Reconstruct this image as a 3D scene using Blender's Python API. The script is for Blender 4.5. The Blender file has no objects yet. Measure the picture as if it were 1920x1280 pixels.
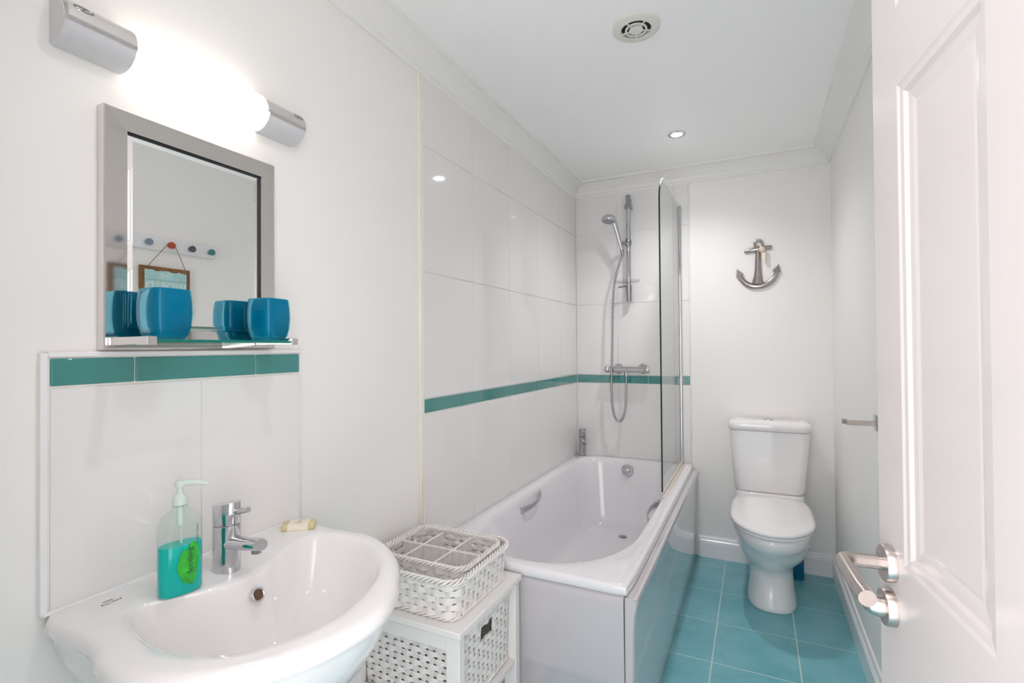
import bpy, bmesh, math, random
from mathutils import Vector, Matrix
random.seed(4)
S = bpy.context.scene
COL = S.collection
PI = math.pi
D, W, ZC, H = 3.0354, 1.379, 2.1215, 2.203     # back wall, right wall, cornice foot, ceiling

DL1, DL2, WORLD, EXPO = 12.5, 3.6, 1.85, 1.17
# ------------------------------------------------------------------ materials
MATS = {}
def mat(name, col, rough=.5, metal=0, noise=.0, nscale=8, bump=0, bscale=40, emit=None, es=0, ior=1.5, coat=0, sss=0, trans=0, spec=.5):
    m = bpy.data.materials.new(name); m.use_nodes = True; nt = m.node_tree; b = nt.nodes['Principled BSDF']
    b.inputs['Base Color'].default_value = (*col, 1); b.inputs['Roughness'].default_value = rough
    b.inputs['Metallic'].default_value = metal; b.inputs['IOR'].default_value = ior
    b.inputs['Coat Weight'].default_value = coat; b.inputs['Coat Roughness'].default_value = .03
    b.inputs['Transmission Weight'].default_value = trans; b.inputs['Specular IOR Level'].default_value = spec
    if sss:
        b.inputs['Subsurface Weight'].default_value = sss; b.inputs['Subsurface Radius'].default_value = (.01, .01, .01)
    tc = nt.nodes.new('ShaderNodeTexCoord')
    n = nt.nodes.new('ShaderNodeTexNoise'); n.inputs['Scale'].default_value = nscale; n.inputs['Detail'].default_value = 3
    nt.links.new(tc.outputs['Object'], n.inputs['Vector'])
    mr = nt.nodes.new('ShaderNodeMapRange'); mr.inputs['From Min'].default_value = .3; mr.inputs['From Max'].default_value = .7
    nt.links.new(n.outputs['Fac'], mr.inputs['Value'])
    mx = nt.nodes.new('ShaderNodeMix'); mx.data_type = 'RGBA'
    k = 1 - noise
    mx.inputs['A'].default_value = (*[c*k for c in col], 1); mx.inputs['B'].default_value = (*[min(1, c*(1+noise)) for c in col], 1)
    nt.links.new(mr.outputs['Result'], mx.inputs['Factor']); nt.links.new(mx.outputs['Result'], b.inputs['Base Color'])
    if bump:
        n2 = nt.nodes.new('ShaderNodeTexNoise'); n2.inputs['Scale'].default_value = bscale; n2.inputs['Detail'].default_value = 4
        nt.links.new(tc.outputs['Object'], n2.inputs['Vector'])
        bp = nt.nodes.new('ShaderNodeBump'); bp.inputs['Strength'].default_value = bump; bp.inputs['Distance'].default_value = .002
        nt.links.new(n2.outputs['Fac'], bp.inputs['Height']); nt.links.new(bp.outputs['Normal'], b.inputs['Normal'])
    if emit:
        b.inputs['Emission Color'].default_value = (*emit, 1); b.inputs['Emission Strength'].default_value = es
    MATS[name] = m
    return m
def srgb(r, g, b):
    f = lambda c: ((c/255+.055)/1.055)**2.4 if c/255 > .04045 else c/255/12.92
    return (f(r), f(g), f(b))
def clear(name, tint, ior=1.45, rough=0.0):
    m = bpy.data.materials.new(name); m.use_nodes = True; nt = m.node_tree
    for n in list(nt.nodes):
        if n.type != 'OUTPUT_MATERIAL': nt.nodes.remove(n)
    out = nt.nodes['Material Output']
    t = nt.nodes.new('ShaderNodeBsdfTransparent'); g = nt.nodes.new('ShaderNodeBsdfGlossy'); f = nt.nodes.new('ShaderNodeMath')
    mx = nt.nodes.new('ShaderNodeMixShader'); lw = nt.nodes.new('ShaderNodeLayerWeight'); lw.inputs['Blend'].default_value = .5
    pw = nt.nodes.new('ShaderNodeMath'); pw.operation = 'POWER'; pw.inputs[1].default_value = 5
    nt.links.new(lw.outputs['Facing'], pw.inputs[0]); f0 = ((ior-1)/(ior+1))**2
    f.operation = 'MULTIPLY_ADD'; f.inputs[1].default_value = (1-f0)*.8; f.inputs[2].default_value = f0; nt.links.new(pw.outputs[0], f.inputs[0])
    g.inputs['Roughness'].default_value = rough
    tc = nt.nodes.new('ShaderNodeTexCoord'); n = nt.nodes.new('ShaderNodeTexNoise'); n.inputs['Scale'].default_value = 6
    nt.links.new(tc.outputs['Object'], n.inputs['Vector'])
    c = nt.nodes.new('ShaderNodeMix'); c.data_type = 'RGBA'
    c.inputs['A'].default_value = (*tint, 1); c.inputs['B'].default_value = (*[min(1, x*1.01) for x in tint], 1)
    nt.links.new(n.outputs['Fac'], c.inputs['Factor']); nt.links.new(c.outputs['Result'], t.inputs['Color'])
    nt.links.new(f.outputs[0], mx.inputs['Fac']); nt.links.new(t.outputs[0], mx.inputs[1]); nt.links.new(g.outputs[0], mx.inputs[2])
    nt.links.new(mx.outputs[0], out.inputs['Surface'])
    return m
paint = mat('wall_paint', (.84, .825, .80), .55, noise=.006, nscale=3, bump=.05, bscale=160)
ceilp = mat("ceiling_paint", (.92, .92, .915), .6, noise=.006, nscale=2, bump=.04, bscale=120)
plaster = mat('cornice_plaster', (.83, .82, .795), .5, noise=.006, nscale=6)
gloss = mat('gloss_white_paint', (.82, .81, .815), .22, noise=.01, nscale=9, bump=.05, bscale=30)
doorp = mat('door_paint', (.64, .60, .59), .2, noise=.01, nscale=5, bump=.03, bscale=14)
tile = mat('white_glazed_tile', (.78, .765, .755), .045, noise=.008, nscale=2, bump=.02, bscale=3)
grout = mat('cream_grout', (.80, .79, .75), .8, noise=.03, nscale=40)
trimm = mat('cream_trim', (.80, .775, .70), .4, noise=.02, nscale=20)
tealg = mat('teal_glass_tile', srgb(62, 134, 130), .06, noise=.06, nscale=5, coat=.5)
ceramic = mat('white_ceramic', (.82, .80, .80), .06, noise=.004, nscale=4, coat=.4)
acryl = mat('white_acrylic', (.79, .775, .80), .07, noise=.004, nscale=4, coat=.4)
panelm = mat('bath_panel_acrylic_shaded', (.56, .53, .55), .05, noise=.004, nscale=4, coat=1)  # base darkened on both panels: the end panel's shade put into the colour
chrome = mat('chrome', (.62, .62, .64), .06, 1, noise=.01)
chromed = mat('dark_chrome', (.36, .36, .39), .12, 1, noise=.02)
barm = mat('mixer_chrome', (.60, .58, .57), .16, 1, noise=.01)
tapm = mat('bath_tap_chrome', (.48, .48, .51), .1, 1, noise=.02)
satin = mat('brushed_nickel', (.56, .50, .47), .3, 1, noise=.05, nscale=60)
frame_m = mat('frame_chrome', (.74, .71, .70), .05, 1, noise=.01)
pewter = mat('polished_pewter', (.42, .38, .36), .2, 1, noise=.08, nscale=30, bump=.3, bscale=60)
mirr = mat('mirror_silver', (.95, .965, .96), .0, 1, noise=0)
black = mat('black_rubber_and_gap_shade', (.006, .006, .008), .5, noise=.1)
dark = mat('dark_void', (.03, .028, .026), .8, noise=.1)
cuteal = mat('teal_resin', (.0, .17, .29), .08, noise=.2, nscale=9, spec=.35)
cuclear = clear('clear_teal_acrylic', (.35, .92, .97), 1.3)
wicker = mat('white_wicker', (.76, .735, .71), .5, noise=.05, nscale=60, bump=.25, bscale=300)
woodw = mat('white_painted_wood', (.78, .76, .74), .4, noise=.012, nscale=14, bump=.08, bscale=50)
plasticw = mat('white_plastic', (.80, .79, .77), .3, noise=.01)
plasticg = mat('light_grey_plastic', (.62, .62, .64), .35, noise=.01)
fanm = mat('fan_plastic', (.72, .71, .66), .4, noise=.02)
tube_e = mat('lit_diffuser', (.9, .9, .88), .3, emit=(1, .92, .82), es=1.7)
spot_e = mat('lit_lamp_lens', (.9, .9, .9), .2, emit=(.93, .93, 1), es=60)
glassm = clear('clear_glass', (.955, .98, .97), 1.42)
shelfg = clear('green_edged_glass', (.75, .92, .88), 1.45)
bottleg = clear('clear_bottle_plastic', (.93, .975, .96), 1.3)
liquid = mat('teal_soap_liquid', (.0, .46, .42), .08, noise=.06, nscale=12, spec=.3)
leafm = mat('leaf_green_print', (.03, .42, .03), .4, noise=.35, nscale=60)
ink = mat('dark_ink', (.02, .05, .06), .6, noise=.05)
inkg = mat('grey_ink', (.25, .24, .24), .6, noise=.05)
pumpm = mat('translucent_pump_plastic', (.60, .69, .66), .3, noise=.02, sss=.3)
soapm = mat('olive_soap', (.62, .55, .30), .5, noise=.08, nscale=40, bump=.2, bscale=120)
paperm = mat('cream_paper', (.84, .77, .64), .7, noise=.04, nscale=60)
twine = mat('brown_twine', (.22, .12, .06), .9, noise=.2, nscale=90)
rope = mat('cream_rope', (.72, .62, .48), .9, noise=.15, nscale=200, bump=.4, bscale=300)
signw = mat('stained_wood', (.20, .09, .03), .7, noise=.35, nscale=30, bump=.3, bscale=50)
signp = mat('pale_aqua_paint', (.38, .62, .62), .6, noise=.08, nscale=25)
lett = mat('white_lettering', (.75, .80, .78), .6, noise=.05)
bluep = mat('cleaner_blue_plastic', (.0, .13, .26), .25, noise=.1, nscale=20, coat=.3)
redp = mat('red_label', (.5, .03, .03), .5, noise=.1)
seal = mat('cream_sealant', (.72, .64, .50), .5, noise=.06, nscale=30)
pegc = [mat('peg_brown', (.10, .05, .03), .5, noise=.05), mat('peg_blue_grey', (.20, .25, .33), .5, noise=.05), mat('peg_orange', (.42, .07, .02), .5, noise=.05),
        mat('peg_charcoal', (.08, .08, .10), .5, noise=.05), mat('peg_teal', (.05, .20, .20), .5, noise=.05)]
# floor tile: glazed teal, cloudy
def floor_mat():
    m = mat('teal_floor_tile', (.06, .3, .3), .28, bump=.06, bscale=25); nt = m.node_tree; b = nt.nodes['Principled BSDF']
    tc = nt.nodes.new('ShaderNodeTexCoord')
    n = nt.nodes.new('ShaderNodeTexNoise'); n.inputs['Scale'].default_value = 4.5; n.inputs['Detail'].default_value = 6; n.inputs['Roughness'].default_value = .62
    n3 = nt.nodes.new('ShaderNodeTexNoise'); n3.inputs['Scale'].default_value = 60; n3.inputs['Detail'].default_value = 4
    nt.links.new(tc.outputs['Object'], n.inputs['Vector']); nt.links.new(tc.outputs['Object'], n3.inputs['Vector'])
    a = nt.nodes.new('ShaderNodeMath'); a.operation = 'MULTIPLY_ADD'; a.inputs[1].default_value = .25
    nt.links.new(n3.outputs['Fac'], a.inputs[0]); nt.links.new(n.outputs['Fac'], a.inputs[2])
    r = nt.nodes.new('ShaderNodeValToRGB')
    r.color_ramp.elements[0].position = .42; r.color_ramp.elements[0].color = (*srgb(98, 168, 178), 1)
    r.color_ramp.elements[1].position = .85; r.color_ramp.elements[1].color = (*srgb(132, 192, 201), 1)
    nt.links.new(a.outputs[0], r.inputs['Fac']); nt.links.new(r.outputs['Color'], b.inputs['Base Color'])
    return m
floorm = floor_mat()
floorg = mat('grey_teal_grout', srgb(190, 214, 210), .8, noise=.05, nscale=40)

# ------------------------------------------------------------------ mesh helpers
def cross_frame(t):
    t = t.normalized(); a = Vector((0, 0, 1)) if abs(t.z) < .9 else Vector((1, 0, 0))
    u = t.cross(a).normalized(); return u, t.cross(u).normalized()
class MB:
    def __init__(s): s.v = []; s.f = []
    def add(s, vs, fs):
        o = len(s.v); s.v += [tuple(v) for v in vs]; s.f += [[i+o for i in f] for f in fs]; return s
    def box(s, a, b):
        (x0, y0, z0), (x1, y1, z1) = a, b
        x0, x1 = sorted((x0, x1)); y0, y1 = sorted((y0, y1)); z0, z1 = sorted((z0, z1))
        v = [(x0,y0,z0),(x1,y0,z0),(x1,y1,z0),(x0,y1,z0),(x0,y0,z1),(x1,y0,z1),(x1,y1,z1),(x0,y1,z1)]
        return s.add(v, [[0,3,2,1],[4,5,6,7],[0,1,5,4],[1,2,6,5],[2,3,7,6],[3,0,4,7]])
    def loft(s, loops, cap0=True, cap1=True, closed=True):
        n = len(loops[0]); vs = [p for l in loops for p in l]; fs = []
        for i in range(len(loops)-1):
            for j in range(n if closed else n-1):
                k = (j+1) % n
                fs.append([i*n+j, i*n+k, (i+1)*n+k, (i+1)*n+j])
        if cap0: fs.append(list(range(n))[::-1])
        if cap1: fs.append([(len(loops)-1)*n+j for j in range(n)])
        return s.add(vs, fs)
    def tube(s, pts, r, n=12, cap=True, closed=False):
        pts = [Vector(p) for p in pts]; m = len(pts); R = r if isinstance(r, (list, tuple)) else [r]*m
        loops = []; u = None
        for i, p in enumerate(pts):
            if closed: t = pts[(i+1) % m]-pts[i-1]
            else: t = pts[min(i+1, m-1)]-pts[max(i-1, 0)]
            t.normalize()
            if u is None: u, w = cross_frame(t)
            else:
                u = (u-t*u.dot(t)).normalized()
            w = t.cross(u)
            loops.append([p+(u*math.cos(2*PI*k/n)+w*math.sin(2*PI*k/n))*R[i] for k in range(n)])
        if closed: loops.append(loops[0]); return s.loft(loops, False, False)
        return s.loft(loops, cap, cap)
    def lathe(s, prof, c=(0, 0, 0), ax='z', n=40):
        # prof: (r, h) pairs along axis
        A = {'z': (Vector((1,0,0)), Vector((0,1,0)), Vector((0,0,1))), 'x': (Vector((0,1,0)), Vector((0,0,1)), Vector((1,0,0))),
             'y': (Vector((0,0,1)), Vector((1,0,0)), Vector((0,1,0)))}
        e1, e2, e3 = A[ax] if isinstance(ax, str) else (*cross_frame(Vector(ax)), Vector(ax).normalized())
        c = Vector(c)
        loops = [[c+e1*max(r, 1e-5)*math.cos(2*PI*k/n)+e2*max(r, 1e-5)*math.sin(2*PI*k/n)+e3*h for k in range(n)] for r, h in prof]
        return s.loft(loops, True, True)
    def sphere(s, c, r, n=20, sc=(1, 1, 1)):
        c = Vector(c); loops = []
        for i in range(n//2+1):
            a = -PI/2+PI*i/(n//2)
            loops.append([(c.x+sc[0]*r*max(math.cos(a), 1e-4)*math.cos(2*PI*k/n), c.y+sc[1]*r*max(math.cos(a), 1e-4)*math.sin(2*PI*k/n), c.z+sc[2]*r*math.sin(a)) for k in range(n)])
        return s.loft(loops, True, True)
    def build(s, name, m, parent=None, smooth=True, bevel=0, seg=2, ang=35, recalc=True):
        me = bpy.data.meshes.new(name); me.from_pydata(s.v, [], s.f)
        if recalc:
            bm = bmesh.new(); bm.from_mesh(me); bmesh.ops.recalc_face_normals(bm, faces=bm.faces); bm.to_mesh(me); bm.free()
        me.materials.append(m)
        if smooth:
            me.polygons.foreach_set('use_smooth', [True]*len(me.polygons)); me.set_sharp_from_angle(angle=math.radians(ang))
        o = bpy.data.objects.new(name, me); COL.objects.link(o)
        if parent: o.parent = parent
        if bevel:
            b = o.modifiers.new('bevel', 'BEVEL'); b.width = bevel; b.segments = seg; b.limit_method = 'ANGLE'; b.angle_limit = math.radians(50)
            b.harden_normals = False
        return o
def rrect(x0, x1, y0, y1, r, z, k=6):
    pts = []
    for cx, cy, a0 in ((x1-r, y1-r, 0), (x0+r, y1-r, PI/2), (x0+r, y0+r, PI), (x1-r, y0+r, 1.5*PI)):
        for i in range(k+1):
            a = a0+PI/2*i/k; pts.append((cx+r*math.cos(a), cy+r*math.sin(a), z))
    return pts
def empty(name, loc, label, cat, group=None, rot=0):
    o = bpy.data.objects.new(name, None); COL.objects.link(o); o.location = loc; o.rotation_euler = (0, 0, rot); o.empty_display_size = .05
    tag(o, label, cat, group); return o
def tag(o, label, cat, group=None):
    o['label'] = label; o['category'] = cat
    if group: o['group'] = group
    return o
def struct(o):
    o['kind'] = 'structure'; return o
def world_child(o, parent):     # geometry was written in world coordinates
    o.parent = parent
    m = Matrix.Translation(parent.location) @ Matrix.Rotation(parent.rotation_euler.z, 4, 'Z')
    o.matrix_parent_inverse = m.inverted(); return o
def wp(mb, name, m, parent, **k):
    return world_child(mb.build(name, m, None, **k), parent)
def text(name, body, size, m, M, parent, extrude=.0003, sx=1, font_shear=0):
    c = bpy.data.curves.new(name, 'FONT'); c.body = body; c.size = size; c.extrude = extrude; c.align_x = 'CENTER'; c.align_y = 'CENTER'; c.shear = font_shear
    t = bpy.data.objects.new(name, c); COL.objects.link(t)
    bpy.context.view_layer.update()
    me = bpy.data.meshes.new_from_object(t.evaluated_get(bpy.context.evaluated_depsgraph_get()))
    bpy.data.objects.remove(t); bpy.data.curves.remove(c)
    me.transform(M @ Matrix.Diagonal((sx, 1, 1, 1)))
    me.materials.clear(); me.materials.append(m); me.name = name
    o = bpy.data.objects.new(name, me); COL.objects.link(o)
    if parent: world_child(o, parent)
    return o
def basis(o, x, y, z):
    return Matrix(((x[0], y[0], z[0], o[0]), (x[1], y[1], z[1], o[1]), (x[2], y[2], z[2], o[2]), (0, 0, 0, 1)))

# ------------------------------------------------------------------ camera
def add_camera():
    yaw, pitch, roll = math.radians(CAM['yaw']), math.radians(CAM['pitch']), math.radians(CAM['roll'])
    f = Vector((-math.sin(yaw)*math.cos(pitch), math.cos(yaw)*math.cos(pitch), math.sin(pitch)))
    r = Vector((math.cos(yaw), math.sin(yaw), 0)); u = r.cross(f)
    r2 = r*math.cos(roll)+u*math.sin(roll); u2 = u*math.cos(roll)-r*math.sin(roll)
    c = bpy.data.cameras.new('camera'); o = bpy.data.objects.new('camera', c); COL.objects.link(o)
    c.sensor_width = 36; c.lens = CAM['f']*36/1920; c.clip_start = .01
    o.matrix_world = basis(CAM['loc'], r2, u2, -f)
    S.camera = o
S.cycles.diffuse_bounces = 9; S.cycles.max_bounces = 16; S.cycles.transparent_max_bounces = 16
CAM = dict(loc=(1.0245, 0, 1.1852), yaw=25.8737, pitch=0.6459, roll=-0.4311, f=942.34)
add_camera()

# ------------------------------------------------------------------ room shell
FY = .13     # inner face of the wall with the doorway
struct(MB().box((-.1, FY, -.1), (0, D, H+.1)).build('wall_left', paint))
struct(MB().box((-.1, D, -.1), (W+.1, D+.1, H+.1)).build('wall_back', paint))
struct(MB().box((W, FY, -.1), (W+.1, D, H+.1)).build('wall_right', paint))
m = MB().box((-.1, FY-.1, -.1), (.585, FY, H+.1)).box((1.262, FY-.1, -.1), (W+.1, FY, H+.1)).box((.585, FY-.1, 1.99), (1.262, FY, H+.1))
struct(m.build('wall_front', paint))
struct(MB().box((-.1, FY-.1, H), (W+.1, D+.1, H+.1)).build('ceiling', ceilp))
fl = struct(MB().box((-.1, -.35, -.1), (W+.1, D+.1, -.0008)).build('floor', floorg))
m = MB(); gx = .862; gy = 2.327; pit = .2955; g = .0026
for i in range(-3, 3):
    for j in range(-12, 4):
        x0, x1 = gx+i*pit+g, gx+(i+1)*pit-g; y0, y1 = gy+j*.297+g, gy+(j+1)*.297-g
        x0, x1, y0, y1 = max(x0, 0), min(x1, W), max(y0, -.35), min(y1, D)
        if x1-x0 > .01 and y1-y0 > .01: m.box((x0, y0, -.006), (x1, y1, 0))
m.build('floor_tiles', floorm, fl, bevel=.0005, seg=1)
# cornice
prof = [(0, -.085), (.010, -.085), (.012, -.076), (.018, -.072), (.022, -.052), (.036, -.034), (.056, -.022), (.060, -.016), (.066, -.014), (.078, -.012), (.080, -.0), (0, 0)]
def run(profile, path, inward):   # extruded along an L-shaped / U-shaped path with mitres
    loops = []
    for p, d in zip(path, inward): loops.append([(p[0]+d[0]*a, p[1]+d[1]*a, p[2]+b) for a, b in profile])
    return MB().loft(loops)
m = run(prof, [(0, FY, H), (0, D, H), (W, D, H), (W, FY, H)], [(1, 0), (1, -1), (-1, -1), (-1, 0)])
struct(m.build('trim_1', plaster, ang=25))
# skirting
sk = [(0, 0), (.016, 0), (.016, .082), (.0135, .085), (.0135, .092), (.009, .096), (.009, .106), (.005, .115), (0, .116)]
m = run(sk, [(.722, D, 0), (W, D, 0), (W, FY+.0, 0)], [(0, -1), (-1, -1), (-1, 0)])
struct(m.build('baseboard_right', gloss, ang=25))
m = run(sk, [(0, FY, 0), (0, 1.385, 0)], [(1, 0), (1, 0)])
struct(m.build('baseboard_left', gloss, ang=25))
# door lining of the opening
m = MB().box((.575, FY-.105, 0), (.595, FY+.0, 2.0)).box((1.252, FY-.105, 0), (1.264, FY, 2.0)).box((.595, FY-.105, 1.985), (1.252, FY, 2.0))
m.box((.515, FY, 0), (.585, FY+.014, 2.06)).box((.585, FY, 1.995), (1.262, FY+.014, 2.06)).box((1.262, FY, 0), (1.31, FY+.014, 2.06))
struct(m.build('trim_2', gloss, bevel=.003))

# ------------------------------------------------------------------ wall tiling
YT = 1.405; BX = .685
tw = struct(MB().box((.0, YT, .49), (.0072, D, ZC+.02)).box((.0072, D-.0072, .49), (BX, D, ZC+.02)).build('trim_3', grout))
def tiles_x0(m, y0, y1, z0, z1, joints_y, joints_z, x0=.002, x1=.010, g=.0011):
    ys = [y0]+[j for j in joints_y if y0 < j < y1]+[y1]; zs = [z0]+[j for j in joints_z if z0 < j < z1]+[z1]
    for a, b in zip(ys, ys[1:]):
        for c, d in zip(zs, zs[1:]): m.box((x0, a+g, c+g), (x1, b-g, d-g))
def tiles_back(m, x0, x1, z0, z1, jx, jz, g=.0011):
    xs = [x0]+[j for j in jx if x0 < j < x1]+[x1]; zs = [z0]+[j for j in jz if z0 < j < z1]+[z1]
    for a, b in zip(xs, xs[1:]):
        for c, d in zip(zs, zs[1:]): m.box((a+g, D-.010, c+g), (b-g, D-.002, d-g))
jy = [YT+.333*k for k in range(1, 6)]; jb = [.27, .603]
m = MB()
tiles_x0(m, YT, D-.010, .495, .960, jy, []); tiles_x0(m, YT, D-.010, 1.012, ZC+.01, jy, [1.445, 1.878])
tiles_back(m, .010, BX, .495, .960, jb, []); tiles_back(m, .010, BX, 1.012, ZC+.01, jb, [1.445, 1.878])
m.build('wall_tiles', tile, tw, bevel=.0008, seg=1)
m = MB()
tiles_x0(m, YT+.002, D-.010, .962, 1.010, [1.648, 1.893, 2.138, 2.383, 2.628, 2.873], []); tiles_back(m, .012, BX, .962, 1.010, [.208, .450], [])
m.build('border_tiles', tealg, tw, bevel=.0012)
m = MB().box((0, YT-.017, .30), (.011, YT-.011, ZC)).box((0, YT-.010, .30), (.0125, YT-.0005, ZC))
struct(m.build('trim_4', trimm, bevel=.0015))
struct(MB().box((BX, D-.0115, .49), (BX+.006, D, ZC)).build('trim_5', tile, bevel=.001))

# splashback above the basin
sp = empty('splashback', (0, .641, .767), 'small splashback of white tiles with a teal glass border row behind the basin', 'splashback')
Y0, Y1 = .391, .891
wp(MB().box((.0, Y0, .767), (.0075, Y1, 1.181)), 'tile_backing', grout, sp, bevel=.001)
m = MB(); tiles_x0(m, Y0+.009, Y1-.003, .768, 1.125, [.644], [], .002, .010)
wp(m, 'white_tiles', tile, sp, bevel=.0008, seg=1)['label'] = 'white glazed tiles'
m = MB(); tiles_x0(m, Y0+.009, Y1-.003, 1.127, 1.1735, [.523, .768], [], .002, .0105)
wp(m, 'border_tiles', tealg, sp, bevel=.002)['label'] = 'teal glass border tiles'
wp(MB().box((0, Y0-.003, .767), (.0115, Y0+.007, 1.181)).box((0, Y0+.007, 1.1745), (.0115, Y1, 1.183)).box((0, Y1-.0025, .767), (.0108, Y1+.0, 1.1745)), 'edge_trim', gloss, sp, bevel=.003)

# ------------------------------------------------------------------ door (local: X into the room, Y towards the hinge)
EX, EY = 1.165, .79
dr = struct(bpy.data.objects.new('door_1', None)); COL.objects.link(dr); dr.location = (EX, EY, 0); dr.rotation_euler = (0, 0, math.radians(187))
DW, DT, DH = .655, .035, 1.975
ys = [0, .076, .255, .400, .579, DW]
zs = [.012, .16, .80, .930, 1.484, 1.575, 1.86, DH]
m = MB()
for i in range(5):
    for j in range(7):
        pan = i in (1, 3) and j in (1, 3, 5)
        if pan:
            for side in (0, 1):
                X0 = 0 if side == 0 else -DT; sg = -1 if side == 0 else 1
                st = [(0, 0), (.004, -.0018), (.011, -.0024), (.015, -.0058), (.024, -.0064), (.031, -.0078), (.035, -.0074)]
                loops = []
                for ins, dep in st:
                    dpt = X0+sg*(-dep)
                    a, b, c, d = ys[i]+ins, ys[i+1]-ins, zs[j]+ins, zs[j+1]-ins
                    loops.append([(dpt, a, c), (dpt, b, c), (dpt, b, d), (dpt, a, d)])
                m.loft(loops, False, True)
        else: m.box((-DT, ys[i], zs[j]), (0, ys[i+1], zs[j+1]))
o = m.build('door_leaf', doorp, dr, ang=20, recalc=False)
# merge interior faces
bm = bmesh.new(); bm.from_mesh(o.data); bmesh.ops.remove_doubles(bm, verts=bm.verts, dist=1e-5)
seen = {}
for f in list(bm.faces):
    key = tuple(round(c, 4) for c in f.calc_center_median())
    seen.setdefault(key, []).append(f)
kill = [f for fs in seen.values() if len(fs) > 1 for f in fs]
bmesh.ops.delete(bm, geom=kill, context='FACES'); bmesh.ops.recalc_face_normals(bm, faces=bm.faces)
bm.to_mesh(o.data); bm.free()
o.data.polygons.foreach_set('use_smooth', [False]*len(o.data.polygons))
hy, hz = .040, .920
h = MB().lathe([(.0, 0), (.0218, 0), (.0218, .009), (.0208, .0105), (.0, .0105)], (0, hy, hz), 'x').build('door_handle', satin, dr, ang=40)
pts = [(.008, hy, hz), (.038, hy, hz)]
for k in range(1, 8):
    a = PI/2*k/7; pts.append((.038+.017*math.sin(a), hy+.017*(1-math.cos(a)), hz+.002*k/7))
pts += [(.056, hy+.03, hz+.002), (.0575, hy+.06, hz+.002), (.058, hy+.085, hz+.001), (.057, hy+.108, hz)]
MB().tube(pts, .0086, 24).build('lever', satin, h, ang=50)
k = MB().lathe([(.0, 0), (.0218, 0), (.0218, .008), (.0205, .0105), (.016, .011), (0, .011)], (0, hy, hz-.053), 'x').build('thumb_turn', satin, dr, ang=40)
m = MB().lathe([(.0125, .010), (.0125, .016), (.010, .024), (.006, .030), (0, .031)], (0, hy, hz-.053), 'x')
m.build('turn_knob', satin, k, ang=50)
MB().box((-.026, -.0012, hz-.09), (-.009, .0, hz+.06)).build('latch_plate', satin, dr)

# ------------------------------------------------------------------ ceiling fittings
fx = empty('extractor_fan', (.693, 1.607, H), 'round white extractor fan grille in the ceiling', 'extractor fan')
c0 = (.693, 1.607, H)
wp(MB().lathe([(.074, 0), (.0735, -.006), (.068, -.010), (.048, -.012), (.0465, -.010), (.0465, -.001), (.074, 0)], c0, n=56), 'cover_ring', fanm, fx)
wp(MB().lathe([(0, -.0002), (.048, -.0002), (.048, -.002), (0, -.002)], c0), 'fan_opening', dark, fx)
m = MB().lathe([(.0345, -.008), (.0345, -.0125), (.0285, -.0125), (.0285, -.008), (.0345, -.008)], c0).lathe([(0, -.006), (.022, -.006), (.0215, -.0125), (0, -.0135)], c0)
for k in range(5):
    a = 2*PI*k/5+.5; ca, sa = math.cos(a), math.sin(a)
    P = lambda r, t, z: (c0[0]+r*ca-t*sa, c0[1]+r*sa+t*ca, c0[2]+z)
    m.loft([[P(.020, -.002, -.008), P(.020, .002, -.008), P(.020, .002, -.012), P(.020, -.002, -.012)], [P(.0475, -.002, -.008), P(.0475, .002, -.008), P(.0475, .002, -.012), P(.0475, -.002, -.012)]])
wp(m, 'grille', fanm, fx)
def downlight(x, y, label, energy):
    e = empty('ceiling_downlight', (x, y, H), label, 'downlight', 'recessed ceiling downlights')
    wp(MB().lathe([(.041, 0), (.041, -.003), (.036, -.005), (.027, -.004), (.024, .0), (.041, 0)], (x, y, H)), 'bezel', chrome, e)
    wp(MB().lathe([(0, -.0005), (.0245, -.0005), (.0245, -.003), (0, -.0035)], (x, y, H)), 'lamp_lens', spot_e, e)
    l = bpy.data.lights.new('lamp_light', 'SPOT'); l.energy = energy; l.color = (1, .955, .985); l.spot_size = math.radians(138); l.spot_blend = 1; l.shadow_soft_size = .02
    lo = bpy.data.objects.new('lamp_light', l); COL.objects.link(lo); lo.location = (x, y, H-.012); world_child(lo, e)
downlight(.694, 2.515, 'round chrome recessed downlight glowing above the bath end', DL1)
downlight(.74, .60, 'round chrome recessed downlight over the floor beside the washbasin', DL2)

# ------------------------------------------------------------------ wall light over mirror
wl = empty('wall_light', (0, .638, 1.72), 'long glowing strip light with chrome ends above the mirror', 'wall light')
def dprof(y, R, k=28, zc=1.7185, x0=0, a0=-90, a1=90):
    pts = []
    for i in range(k+1):
        a = math.radians(a0+(a1-a0)*i/k); pts.append((x0+.012+R*1.08*math.cos(a), y, zc+R*math.sin(a)))
    return pts
def dsolid(y0, y1, R, a0=-90, a1=90, inner=False):
    def lp(y, R):
        l = dprof(y, R, a0=a0, a1=a1)
        if inner: l = l+dprof(y, R-.003, a0=a0, a1=a1)[::-1]
        else: l = [(0.0005, y, l[0][2])]+l+[(0.0005, y, l[-1][2])]
        return l
    r = min(.004, (y1-y0)/4)
    return MB().loft([lp(y0, R-.003), lp(y0+r, R), lp(y1-r, R), lp(y1, R-.003)])
wp(dsolid(.508, .768, .0405), 'diffuser', tube_e, wl)['label'] = 'glowing white diffuser tube'
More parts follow.
